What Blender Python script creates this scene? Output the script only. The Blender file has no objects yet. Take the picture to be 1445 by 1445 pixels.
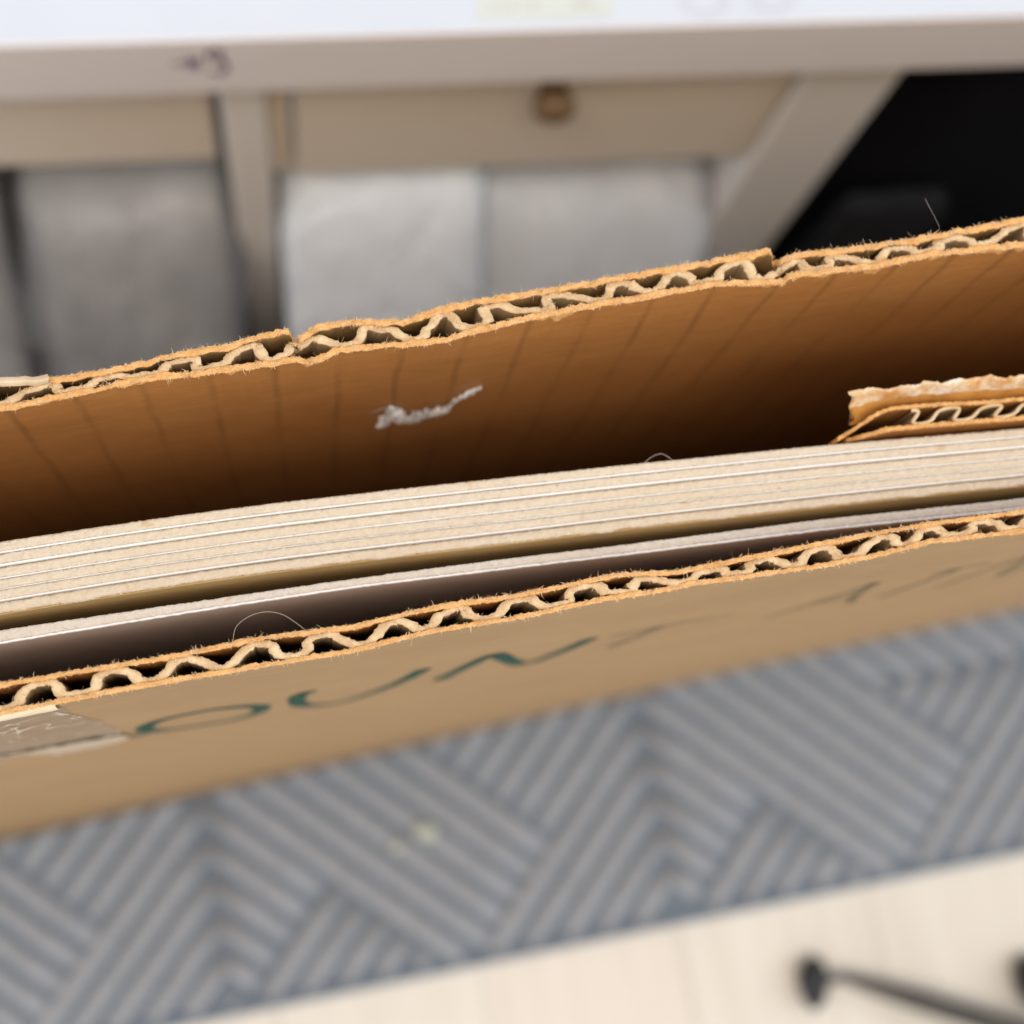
import bpy, math, random
from mathutils import Matrix, Vector, noise
random.seed(7)
R = math.radians
scene = bpy.context.scene
col = scene.collection

# ------------------------------------------------------------------ camera
cam_d = bpy.data.cameras.new('camera')
cam_d.sensor_width = 36.0
cam_d.lens = 2400.0 / 1445.0 * 36.0
cam_d.clip_start = 0.005
cam_d.clip_end = 50.0
cam = bpy.data.objects.new('camera', cam_d)
col.objects.link(cam)
cam.matrix_world = Matrix(((0.97641, 0.16527, -0.13896, 0.0),
                           (-0.18640, 0.97000, -0.15605, 0.0),
                           (0.10900, 0.17827, 0.97793, 0.56),
                           (0, 0, 0, 1)))
cam_d.dof.use_dof = True
cam_d.dof.focus_distance = 0.1705
cam_d.dof.aperture_fstop = 18.5
scene.camera = cam

# ------------------------------------------------------------------ light
w = bpy.data.worlds.new('World')
scene.world = w
w.use_nodes = True
bg = w.node_tree.nodes['Background']
bg.inputs[0].default_value = (0.92, 0.94, 1.0, 1)
bg.inputs[1].default_value = 0.9


def area(name, loc, target, size, power, colour):
    l = bpy.data.lights.new(name, 'AREA')
    l.shape = 'RECTANGLE'
    l.size, l.size_y = size
    l.energy = power
    l.color = colour
    o = bpy.data.objects.new(name, l)
    col.objects.link(o)
    o.location = loc
    d = Vector(target) - Vector(loc)
    o.rotation_euler = d.to_track_quat('-Z', 'Y').to_euler()
    return o


area('ceiling_light', (-0.2, -0.44, 2.0), (0.02, 0.04, 0.38), (1.6, 0.4), 19.0, (1.0, 0.89, 0.76))
area('window_light', (1.6, -0.25, 1.3), (0.08, 0.05, 0.3), (1.2, 1.2), 13.0, (0.84, 0.92, 1.0))
area('front_fill', (-0.2, -2.2, 0.9), (0.05, 0.0, 0.25), (2.2, 0.8), 5.0, (1.0, 0.93, 0.86))  # soft fill added on the camera side to brighten the front faces

vs = scene.view_settings
vs.view_transform = 'Standard'
vs.look = 'None'
vs.exposure = 0.15
vs.gamma = 1.0
vs.use_curve_mapping = False
scene.cycles.max_bounces = 7
scene.cycles.diffuse_bounces = 5
scene.cycles.transparent_max_bounces = 12

MM = 0.001


# ------------------------------------------------------------------ helpers
def lerp(a, b, t):
    return a + (b - a) * t


def interp(pts, x):
    if x <= pts[0][0]:
        return pts[0][1]
    if x >= pts[-1][0]:
        return pts[-1][1]
    for (x0, y0), (x1, y1) in zip(pts, pts[1:]):
        if x <= x1:
            t = (x - x0) / max(1e-9, x1 - x0)
            return lerp(y0, y1, t)


def n1(x, s=0.0, y=0.0):
    return noise.noise(Vector((x, s * 7.31 + 0.5, y)))


def tag(o, label=None, cat=None, group=None, kind=None):
    if label:
        o['label'] = label
    if cat:
        o['category'] = cat
    if group:
        o['group'] = group
    if kind:
        o['kind'] = kind
    return o


def empty(name, loc=(0, 0, 0), rz=0.0):
    o = bpy.data.objects.new(name, None)
    o.empty_display_size = 0.02
    col.objects.link(o)
    o.location = loc
    o.rotation_euler = (0, 0, rz)
    return o


class MB:
    """collects geometry in millimetres; build() links it as one mesh object in metres"""

    def __init__(self):
        self.v, self.f, self.m = [], [], []

    def add(self, vs_, fs_, mi=0):
        b = len(self.v)
        self.v += [tuple(p) for p in vs_]
        self.f += [tuple(i + b for i in q) for q in fs_]
        self.m += [mi] * len(fs_)

    def box(self, x0, x1, y0, y1, z0, z1, mi=0):
        self.add([(x0, y0, z0), (x1, y0, z0), (x1, y1, z0), (x0, y1, z0), (x0, y0, z1), (x1, y0, z1), (x1, y1, z1), (x0, y1, z1)],
                 [(0, 3, 2, 1), (4, 5, 6, 7), (0, 1, 5, 4), (1, 2, 6, 5), (2, 3, 7, 6), (3, 0, 4, 7)], mi)

    def tube(self, pts, rad, n=6, mi=0, cap=True):
        pts = [Vector(p) for p in pts]
        rads = rad if isinstance(rad, (list, tuple)) else [rad] * len(pts)
        vv, ff = [], []
        for i, p in enumerate(pts):
            t = (pts[min(i + 1, len(pts) - 1)] - pts[max(i - 1, 0)]).normalized()
            a = t.cross(Vector((0.31, 0.2, 0.93)))
            if a.length < 1e-4:
                a = t.cross(Vector((1, 0, 0)))
            a.normalize()
            b = t.cross(a)
            for k in range(n):
                an = 2 * math.pi * k / n
                vv.append(p + (a * math.cos(an) + b * math.sin(an)) * rads[i])
        for i in range(len(pts) - 1):
            for k in range(n):
                k2 = (k + 1) % n
                ff.append((i * n + k, i * n + k2, (i + 1) * n + k2, (i + 1) * n + k))
        if cap:
            ff.append(tuple(range(n))[::-1])
            ff.append(tuple((len(pts) - 1) * n + k for k in range(n)))
        self.add(vv, ff, mi)

    def build(self, name, mats, parent=None, smooth=True, origin=None, bevel=0.0):
        """verts are world millimetres minus the origin (mm) of the parent"""
        ox, oy, oz = origin if origin else (0, 0, 0)
        me = bpy.data.meshes.new(name)
        me.from_pydata([((x - ox) * MM, (y - oy) * MM, (z - oz) * MM) for x, y, z in self.v], [], self.f)
        if not isinstance(mats, (list, tuple)):
            mats = [mats]
        for m in mats:
            me.materials.append(m)
        me.polygons.foreach_set('material_index', self.m)
        if smooth:
            me.polygons.foreach_set('use_smooth', [True] * len(self.f))
        me.update()
        o = bpy.data.objects.new(name, me)
        col.objects.link(o)
        if parent:
            o.parent = parent
        if bevel:
            bv = o.modifiers.new('bevel', 'BEVEL')
            bv.width = bevel * MM
            bv.segments = 3
            bv.limit_method = 'ANGLE'
            me.polygons.foreach_set('use_smooth', [False] * len(self.f))
        return o


# ------------------------------------------------------------------ materials
class NT:
    def __init__(self, name):
        self.mat = bpy.data.materials.new(name)
        self.mat.use_nodes = True
        self.nt = self.mat.node_tree
        self.b = self.nt.nodes['Principled BSDF']
        self.tc = self.nt.nodes.new('ShaderNodeTexCoord')

    def node(self, t, **kw):
        n = self.nt.nodes.new(t)
        for k, v in kw.items():
            setattr(n, k, v)
        return n

    def link(self, a, b):
        self.nt.links.new(a, b)

    def map(self, scale, src=None):
        m = self.node('ShaderNodeMapping')
        m.inputs['Scale'].default_value = scale
        self.link(src or self.tc.outputs['Object'], m.inputs['Vector'])
        return m.outputs[0]

    def noise(self, scale, detail=4.0, rough=0.6, dist=0.0):
        n = self.node('ShaderNodeTexNoise')
        n.inputs['Scale'].default_value = 1.0
        n.inputs['Detail'].default_value = detail
        n.inputs['Roughness'].default_value = rough
        n.inputs['Distortion'].default_value = dist
        self.link(self.map(scale if isinstance(scale, tuple) else (scale,) * 3), n.inputs['Vector'])
        return n.outputs['Fac']

    def ramp(self, fac, stops):
        r = self.node('ShaderNodeValToRGB')
        e = r.color_ramp.elements
        while len(e) < len(stops):
            e.new(0.5)
        for el, (p, c) in zip(e, stops):
            el.position = p
            el.color = (c[0], c[1], c[2], 1) if not isinstance(c, (int, float)) else (c, c, c, 1)
        self.link(fac, r.inputs[0])
        return r.outputs[0]

    def mix(self, fac, a, b, mode='MIX'):
        m = self.node('ShaderNodeMix', data_type='RGBA', blend_type=mode)
        for s, val in ((0, fac), (6, a), (7, b)):
            if isinstance(val, (int, float)):
                m.inputs[s].default_value = val
            elif isinstance(val, tuple):
                m.inputs[s].default_value = (val[0], val[1], val[2], 1)
            else:
                self.link(val, m.inputs[s])
        return m.outputs[2]

    def math(self, op, a, b=None, c=None):
        m = self.node('ShaderNodeMath', operation=op)
        for i, val in enumerate((a, b, c)):
            if val is None:
                continue
            if isinstance(val, (int, float)):
                m.inputs[i].default_value = val
            else:
                self.link(val, m.inputs[i])
        return m.outputs[0]

    def bump(self, h, strength, dist):
        b = self.node('ShaderNodeBump')
        b.inputs['Strength'].default_value = strength
        b.inputs['Distance'].default_value = dist
        self.link(h, b.inputs['Height'])
        self.link(b.outputs[0], self.b.inputs['Normal'])

    def done(self, colour, rough=0.8, spec=0.3):
        if isinstance(colour, tuple):
            self.b.inputs['Base Color'].default_value = (*colour[:3], 1)
        else:
            self.link(colour, self.b.inputs['Base Color'])
        if isinstance(rough, (int, float)):
            self.b.inputs['Roughness'].default_value = rough
        else:
            self.link(rough, self.b.inputs['Roughness'])
        self.b.inputs['Specular IOR Level'].default_value = spec
        return self.mat


def mottled(name, c0, c1, scale, rough=0.8, spec=0.3, bump=0.0, bdist=0.0001, bscale=None, detail=5.0):
    t = NT(name)
    c = t.ramp(t.noise(scale, detail, 0.65), [(0.3, c0), (0.72, c1)])
    if bump:
        t.bump(t.noise(bscale or scale, 4.0), bump, bdist)
    return t.done(c, rough, spec)


def kraft_face(name, c0, c1, lines=0.0, rough=0.6, spec=0.35):
    t = NT(name)
    fib = t.noise((260, 260, 1500), 5.0, 0.7)
    big = t.noise((45, 45, 60), 3.0, 0.5)
    speck = t.noise((1500, 1500, 2400), 2.0, 0.5)
    c = t.ramp(fib, [(0.32, tuple(k * 0.88 for k in c0)), (0.68, tuple(k * 1.06 for k in c1))])
    c = t.mix(0.5, c, t.ramp(big, [(0.3, c0), (0.7, c1)]))
    dark = tuple(k * 0.55 for k in c0)
    c = t.mix(t.ramp(speck, [(0.66, 0.0), (0.74, 0.35)]), c, dark)
    pale = tuple(min(1, k * 1.5) for k in c1)
    c = t.mix(t.ramp(t.noise((380, 380, 1100), 4.0, 0.72), [(0.66, 0.0), (0.76, 0.45)]), c, pale)
    h = fib
    if lines:
        # glue lines of the corrugation, one every flute
        sep = t.node('ShaderNodeSeparateXYZ')
        t.link(t.tc.outputs['Object'], sep.inputs[0])
        wob = t.math('MULTIPLY', t.math('SUBTRACT', t.noise(60.0, 2.0), 0.5), 0.0012)
        x = t.math('ADD', sep.outputs[0], wob)
        fr = t.math('FRACT', t.math('DIVIDE', t.math('ADD', x, 0.4980), 0.00668))
        d = t.math('ABSOLUTE', t.math('SUBTRACT', fr, 0.5))
        ln = t.ramp(d, [(0.0, 1.0), (0.03, 0.8), (0.085, 0.0)])
        brk = t.ramp(t.noise((90, 90, 55), 3.0, 0.6), [(0.30, 0.1), (0.58, 1.0)])
        m = t.math('MULTIPLY', t.math('MULTIPLY', ln, brk), lines)
        c = t.mix(m, c, tuple(k * 0.45 for k in c0))
    t.bump(h, 0.35, 0.00008)
    return t.done(c, rough, spec)


M = {}
M['kraft_out'] = kraft_face('kraft_outside', (0.27, 0.155, 0.056), (0.35, 0.21, 0.083))
M['kraft_in'] = kraft_face('kraft_inside', (0.37, 0.152, 0.038), (0.47, 0.21, 0.06), lines=0.42, rough=0.5)
M['kraft_edge'] = mottled('kraft_torn_edge', (0.50, 0.245, 0.075), (0.76, 0.44, 0.175), (900, 900, 900), 0.95, 0.1, 0.8, 0.00015, (2200, 2200, 1500))
M['flute'] = mottled('fluting_paper', (0.50, 0.345, 0.185), (0.70, 0.53, 0.33), (1000, 1000, 500), 0.95, 0.1, 0.7, 0.00012, (2500, 2500, 1500))
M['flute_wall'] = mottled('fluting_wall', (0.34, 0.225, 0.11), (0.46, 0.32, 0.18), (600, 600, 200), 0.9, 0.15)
M['fibre'] = mottled('kraft_fibre', (0.74, 0.48, 0.23), (0.88, 0.68, 0.44), 400, 0.8, 0.2)


def board_core(name, tint):
    t = NT(name)
    a = t.noise((1400, 2600, 2600), 4.0, 0.7)
    c = t.ramp(a, [(0.25, tuple(k * 0.84 for k in tint)), (0.5, tint), (0.8, tuple(min(0.9, k * 1.12) for k in tint))])
    big = t.noise((70, 300, 300), 3.0, 0.6)
    c = t.mix(t.ramp(big, [(0.45, 0.0), (0.75, 0.35)]), c, (tint[0] * 0.95, tint[1] * 0.86, tint[2] * 0.72))
    sp = t.noise((1300, 2000, 2000), 1.0, 0.4)
    c = t.mix(t.ramp(sp, [(0.775, 0.0), (0.80, 0.7)]), c, (0.16, 0.12, 0.10))
    sp2 = t.noise((430, 700, 700), 1.0, 0.4)
    c = t.mix(t.ramp(sp2, [(0.74, 0.0), (0.78, 0.55)]), c, (0.52, 0.33, 0.15))
    t.bump(t.noise((2600, 2600, 1800), 3.0, 0.7), 0.9, 0.00022)
    return t.done(c, 0.95, 0.1)


M['core_warm'] = board_core('board_core', (0.60, 0.505, 0.385))
M['core_cool'] = board_core('board_core_grey', (0.61, 0.54, 0.46))
M['facing'] = mottled('board_facing', (0.74, 0.72, 0.69), (0.82, 0.80, 0.77), 300, 0.55, 0.4)
M['backing'] = mottled('board_backing', (0.62, 0.43, 0.19), (0.72, 0.53, 0.26), (200, 200, 900), 0.7, 0.3)
M['ink'] = mottled('green_marker_ink', (0.012, 0.045, 0.032), (0.03, 0.085, 0.06), 500, 0.85, 0.1)
def dry_ink():
    t = NT('dry_green_marker_ink')
    a = t.noise((300, 300, 700), 4.0, 0.7)
    t.link(t.ramp(a, [(0.35, 0.1), (0.65, 0.6)]), t.b.inputs['Alpha'])
    return t.done((0.03, 0.08, 0.055), 0.85, 0.1)


M['ink_dry'] = dry_ink()
M['purple'] = mottled('purple_ink', (0.10, 0.04, 0.16), (0.16, 0.08, 0.24), 300, 0.5, 0.4)
M['scrap'] = mottled('torn_paper', (0.62, 0.58, 0.54), (0.86, 0.84, 0.82), 900, 0.9, 0.1, 0.6, 0.0002)
def film():
    t = NT('wispy_torn_paper')
    a = t.noise((700, 700, 350), 5.0, 0.7, 0.5)
    c = t.ramp(a, [(0.3, (0.75, 0.70, 0.65)), (0.6, (0.92, 0.91, 0.89))])
    t.link(t.ramp(a, [(0.34, 0.35), (0.56, 1.0)]), t.b.inputs['Alpha'])
    t.bump(a, 0.6, 0.0002)
    return t.done(c, 0.9, 0.1)


M['scrap_film'] = film()
M['hair'] = mottled('hair', (0.55, 0.45, 0.38), (0.7, 0.6, 0.5), 300, 0.35, 0.5)
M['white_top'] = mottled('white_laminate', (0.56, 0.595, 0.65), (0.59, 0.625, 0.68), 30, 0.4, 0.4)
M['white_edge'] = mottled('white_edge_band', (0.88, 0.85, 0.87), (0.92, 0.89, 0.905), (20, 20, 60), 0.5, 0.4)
M['cream'] = mottled('cream_paint', (0.86, 0.77, 0.65), (0.90, 0.82, 0.71), (12, 12, 40), 0.5, 0.4)
M['cream_leg'] = mottled('pale_paint', (0.89, 0.86, 0.81), (0.92, 0.89, 0.85), (20, 20, 12), 0.5, 0.4)
M['knob'] = mottled('brown_wood', (0.13, 0.075, 0.035), (0.22, 0.13, 0.06), 200, 0.4, 0.5)
M['black'] = mottled('black_fabric', (0.004, 0.004, 0.006), (0.009, 0.009, 0.012), 400, 0.9, 0.1)
M['black_grey'] = mottled('dark_grey_webbing', (0.012, 0.012, 0.014), (0.025, 0.025, 0.028), 300, 0.85, 0.2)
M['mat_base'] = mottled('mat_groove', (0.115, 0.14, 0.17), (0.16, 0.185, 0.215), 400, 0.9, 0.15, 0.5, 0.0003)
M['mat_rib'] = mottled('mat_rib', (0.23, 0.235, 0.245), (0.30, 0.303, 0.312), (180, 180, 180), 0.85, 0.2, 0.5, 0.0003)
M['rubber'] = mottled('black_rubber', (0.018, 0.018, 0.020), (0.035, 0.035, 0.038), 200, 0.6, 0.3)
M['steel'] = mottled('dark_metal', (0.03, 0.028, 0.022), (0.06, 0.055, 0.045), 100, 0.4, 0.5)


def wood(name, c0, c1):
    t = NT(name)
    g = t.noise((160, 12, 50), 5.0, 0.6, 0.4)
    c = t.ramp(g, [(0.3, c0), (0.7, c1)])
    t.bump(g, 0.1, 0.0002)
    return t.done(c, 0.45, 0.4)


M['plank_a'] = wood('pale_plank', (0.585, 0.53, 0.45), (0.65, 0.60, 0.52))
M['plank_b'] = wood('pale_plank_grey', (0.57, 0.51, 0.425), (0.65, 0.585, 0.495))
M['plank_c'] = wood('pale_plank_pink', (0.59, 0.525, 0.445), (0.66, 0.595, 0.515))


def plastic(name, c, alpha, rough=0.12):
    t = NT(name)
    t.bump(t.noise((45, 45, 30), 4.0, 0.6, 0.8), 0.8, 0.006)
    t.b.inputs['Alpha'].default_value = alpha
    return t.done(c, rough, 0.6)


M['wrap'] = plastic('clear_wrap', (0.86, 0.88, 0.92), 0.55)
M['bin_grey'] = plastic('smoky_plastic', (0.50, 0.50, 0.52), 0.42, 0.3)
M['bin_white'] = plastic('milky_plastic', (0.84, 0.89, 0.95), 1.0, 0.35)
M['pack'] = mottled('white_foam', (0.70, 0.72, 0.75), (0.92, 0.93, 0.94), 25, 0.7, 0.3)
M['pack_grey'] = mottled('grey_stuff', (0.25, 0.25, 0.25), (0.85, 0.84, 0.82), 28, 0.7, 0.3)
M['beige'] = mottled('beige_paper', (0.60, 0.50, 0.38), (0.70, 0.60, 0.48), 60, 0.8, 0.2)
M['label'] = mottled('yellowish_label', (0.56, 0.585, 0.53), (0.60, 0.625, 0.57), 60, 0.6, 0.3)
M['label_ink'] = mottled('grey_print', (0.44, 0.44, 0.42), (0.52, 0.52, 0.50), 60, 0.6, 0.3)
M['crumb'] = mottled('crumb', (0.42, 0.43, 0.33), (0.52, 0.52, 0.42), 300, 0.8, 0.2)
M['stain'] = mottled('grey_lilac_mark', (0.51, 0.53, 0.59), (0.54, 0.56, 0.62), 90, 0.6, 0.3)


def tape_mat():
    t = NT('packing_tape')
    a = t.noise((75, 75, 45), 3.0, 0.5, 1.0)
    crease = t.ramp(t.math('ABSOLUTE', t.math('SUBTRACT', a, 0.5)), [(0.0, 0.9), (0.012, 0.0)])
    c = t.ramp(t.noise((60, 60, 25), 3.0, 0.5), [(0.35, (0.34, 0.235, 0.145)), (0.65, (0.47, 0.35, 0.235))])
    c = t.mix(crease, c, (0.80, 0.66, 0.46))
    t.link(t.math('MAXIMUM', t.math('MULTIPLY', crease, 0.95), 0.38), t.b.inputs['Alpha'])
    t.bump(a, 0.5, 0.0008)
    return t.done(c, 0.26, 0.55)


M['tape'] = tape_mat()
M['tape_lobe'] = mottled('tape_lobe', (0.40, 0.28, 0.16), (0.56, 0.43, 0.28), 300, 0.3, 0.5)
M['tape_edge'] = mottled('tape_edge', (0.66, 0.52, 0.30), (0.80, 0.68, 0.45), 300, 0.3, 0.5)


def torn_white():
    t = NT('torn_white_liner')
    a = t.noise((300, 300, 420), 5.0, 0.7)
    c = t.ramp(a, [(0.36, (0.55, 0.27, 0.08)), (0.50, (0.68, 0.50, 0.30)), (0.60, (0.76, 0.69, 0.58)), (0.74, (0.45, 0.44, 0.42))])
    t.bump(a, 0.6, 0.0003)
    return t.done(c, 0.9, 0.15)


M['torn_white'] = torn_white()
M['amber'] = mottled('amber_glue', (0.50, 0.22, 0.04), (0.66, 0.34, 0.09), 500, 0.6, 0.3)

# ------------------------------------------------------------------ the setting: floor
fb = MB()
fb.box(-700, 900, -600, 900, -40, -9)
floor = fb.build('floor', M['plank_b'], smooth=False)
tag(floor, kind='structure')
x = -420.0
k = 0
while x < 640:
    wd = 66.0
    pb = MB()
    pb.box(x + 0.08, x + wd - 0.08, -560, 800, -9, -5)
    p = pb.build('plank', [M['plank_a'], M['plank_b'], M['plank_c']][(k * 7 + k * k) % 3], floor, smooth=False, bevel=0.25)
    x += wd
    k += 1

# ------------------------------------------------------------------ mat
MAT_Y0, MAT_Y1 = -53.0, 110.0
mat = empty('floor_mat', (0.08, 0.03, -0.005))
tag(mat, 'blue-grey ribbed mat with chevron pattern under the cardboard box', 'mat')
MO = (80, 30, -5)
mb = MB()
mb.box(-330, 470, MAT_Y0, MAT_Y1, -5, -1.6)
mb.build('backing', M['mat_base'], mat, smooth=False, origin=MO, bevel=0.6)
mb = MB()
mb.box(-330, 470, MAT_Y0 - 1.2, MAT_Y0 + 2.2, -4.9, -0.9)
mb.build('border', M['mat_base'], mat, smooth=False, origin=MO, bevel=0.8)


def rib_arm(mbx, p0, p1, mitre0, wdt, h):
    """one straight arm of a rib, trapezoid section, from p0 to p1; clipped to the mat"""
    (x0, y0), (x1, y1) = p0, p1
    ylo, yhi = MAT_Y0 + 2.6, MAT_Y1 - 2

    def clip(a, b):
        t0, t1 = 0.0, 1.0
        dy = b[1] - a[1]
        for lim, sgn in ((ylo, 1), (yhi, -1)):
            fa, fb_ = sgn * (a[1] - lim), sgn * (b[1] - lim)
            if fa < 0 and fb_ < 0:
                return None
            if fa < 0:
                t0 = max(t0, fa / (fa - fb_))
            elif fb_ < 0:
                t1 = min(t1, fa / (fa - fb_))
        if t1 - t0 < 0.02:
            return None
        return ((lerp(a[0], b[0], t0), lerp(a[1], b[1], t0)), (lerp(a[0], b[0], t1), lerp(a[1], b[1], t1)))
    c = clip((x0, y0), (x1, y1))
    if not c:
        return
    (x0, y0), (x1, y1) = c
    L = math.hypot(x1 - x0, y1 - y0)
    if L < 1.5:
        return
    dx, dy = (x1 - x0) / L, (y1 - y0) / L
    nx, ny = -dy, dx
    prof = [(-0.5, 0.0), (-0.46, 0.55), (-0.27, 0.95), (0.0, 1.05), (0.27, 0.95), (0.46, 0.55), (0.5, 0.0)]
    seg = max(2, int(L / 12))
    vv, ff = [], []
    for i in range(seg + 1):
        t = i / seg
        cx, cy = lerp(x0, x1, t), lerp(y0, y1, t)
        ww = wdt * (1 + 0.10 * n1(cx * 0.08, 3, cy * 0.08))
        hh = h * (1 + 0.12 * n1(cx * 0.1, 5, cy * 0.1))
        e = 0.62 if i in (0, seg) else 1.0
        for (u, z) in prof:
            vv.append((cx + nx * u * ww * (0.85 if e < 1 else 1), cy + ny * u * ww * (0.85 if e < 1 else 1), -1.6 + z * hh * e))
    n = len(prof)
    for i in range(seg):
        for j in range(n - 1):
            ff.append((i * n + j, (i + 1) * n + j, (i + 1) * n + j + 1, i * n + j + 1))
    ff.append(tuple(range(n)))
    ff.append(tuple(seg * n + j for j in range(n))[::-1])
    mbx.add(vv, ff)


def uw(u, w_):
    return ((u + w_) / math.sqrt(2), (w_ - u) / math.sqrt(2))


# ribs lie in woven bands: u runs down-right, w up-right
NB = 12
RP = 103.0 / NB
RW, RH = RP * 0.70, 1.4
for j in range(-1, 4):
    Xj = -37.5 + 146.0 * (j - 1)             # line where the chevrons of this column are mitred
    w0 = -14.0 + 103.0 * (j - 1)
    Ej, Fj = 12.5 + 103.0 * (j - 1), 66.0 + 103.0 * (j - 1)
    Ep, Fp, wp = Ej - 103.0, Fj - 103.0, w0 - 103.0
    for r in range(NB):
        wv = w0 - 51.5 + (r + 0.5) * RP
        us = math.sqrt(2) * Xj - wv
        m = MB()
        if j == 3:
            # last column: corners point to the right, mitred on a cross line
            ws = us + 15.5
            lo = wp + 51.5 + 0.8 if us < Fp else ws - 150
            if ws > lo:
                rib_arm(m, uw(us, ws), uw(us, lo), True, RW, RH)
                rib_arm(m, uw(us, ws), uw(us - 60, ws), True, RW, RH)
        else:
            rib_arm(m, uw(us, wv), uw((Fj if r >= NB // 2 else Ej) - 0.8, wv), True, RW, RH)
            if us < Fp:
                lo = wp + 51.5 + 0.8
                if lo < wv:
                    rib_arm(m, uw(us, wv), uw(us, lo), True, RW, RH)
            else:
                rib_arm(m, uw(us, wv), uw(us, wv - 260), True, RW, RH)
        if m.v:
            m.build('rib', M['mat_rib'], mat, origin=MO)
        if us < Fp:
            m = MB()
            rib_arm(m, uw(us, wp - 0.8), uw(us, wp - 160), True, RW, RH)
            if m.v:
                m.build('rib', M['mat_rib'], mat, origin=MO)

# ------------------------------------------------------------------ cardboard box
X0, X1 = -150.0, 330.0
ZR = 392.0           # rim height


def shift(x, z):
    """the tall panels belly out a little towards their foot"""
    d = max(0.0, (ZR - z) / ZR)
    return d * d * (1.1 + 0.0458 * x)


F_OUT = [(-60, 15.9), (-28.4, 15.75), (-22.9, 15.9), (-17.9, 15.97), (-9, 15.94), (1.85, 15.8), (5.85, 15.74), (13.2, 16.25), (24.1, 16.13), (31, 16.4), (38.6, 16.25), (40.5, 16.4), (46.6, 16.12), (55.3, 15.85), (60.4, 15.95), (66.4, 16.35), (76.5, 15.75), (100, 15.9)]
F_IN = [(-60, 18.6), (-28, 18.64), (-21, 18.62), (-10.4, 18.5), (-4.4, 18.75), (2.8, 18.49), (6.3, 18.3), (15.2, 18.8), (22.6, 18.5), (27.7, 18.63), (32.8, 18.83), (35.3, 18.54), (39.5, 17.98), (46.6, 18.2), (58.1, 18.38), (66.9, 18.38), (77, 17.95), (100, 18.3)]
B_IN = [(-60, 45.2), (-24.4, 45.24), (-18.6, 45.54), (-9.8, 46.03), (-2.6, 45.7), (5.2, 45.6), (7.0, 45.3), (8.0, 45.4), (9.4, 45.9), (14, 45.75), (18.9, 45.26), (24.1, 45.73), (29.4, 46.35), (41, 46.6), (49.8, 46.85), (56.9, 45.9), (57.4, 46.5), (67.4, 46.15), (73.6, 46.5), (84, 46.0), (110, 46.0)]
B_OUT = [(-60, 48.5), (-23.9, 48.5), (-19.2, 47.95), (-13.2, 47.9), (-7, 48.55), (-2.1, 48.6), (5, 49.3), (5.6, 48.2), (8, 49.3), (11.7, 49.15), (16.4, 48.4), (20.6, 49.2), (26.3, 49.4), (35.2, 49.5), (41.7, 49.65), (49.5, 49.85), (56.4, 50.05), (57.1, 48.8), (59.2, 49.2), (65.1, 48.9), (71.1, 48.85), (78.8, 49.1), (84.8, 49.4), (110, 49.2)]


def surf(pts, base, d0=14.0):
    def g(x, z):
        dep = max(0.0, ZR - z)
        return base + (interp(pts, x) - base) * math.exp(-dep / d0) + shift(x, z)
    return g


F_OUT = [(a, b - 0.12) for a, b in F_OUT]
F_IN = [(a, b + 0.1) for a, b in F_IN]
front_out = surf(F_OUT, 15.83, 60.0)
front_in = surf(F_IN, 18.45)
B_IN = [(a, b + 0.22 * n1(a * 0.9, 301)) for a, b in [(q * 0.6 - 40, interp(B_IN, q * 0.6 - 40)) for q in range(240)]]
B_OUT = [(a, b + 0.24 * n1(a * 0.8, 302)) for a, b in [(q * 0.6 - 40, interp(B_OUT, q * 0.6 - 40)) for q in range(240)]]
back_in = surf(B_IN, 46.0, 9.0)
back_out = surf(B_OUT, 49.0, 9.0)


def xsamples(lo, hi, fine_lo, fine_hi, fine, coarse):
    xs = []
    x = lo
    while x < hi:
        xs.append(x)
        x += fine if fine_lo <= x < fine_hi else coarse
    xs.append(hi)
    return xs


FLO, FHI = -42.0, 98.0
DEPTHS = [0.0, 0.25, 0.55, 0.95, 1.4, 2.0, 3.0, 5, 9, 15, 25, 45, 80, 140, 220, 310]


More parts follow.
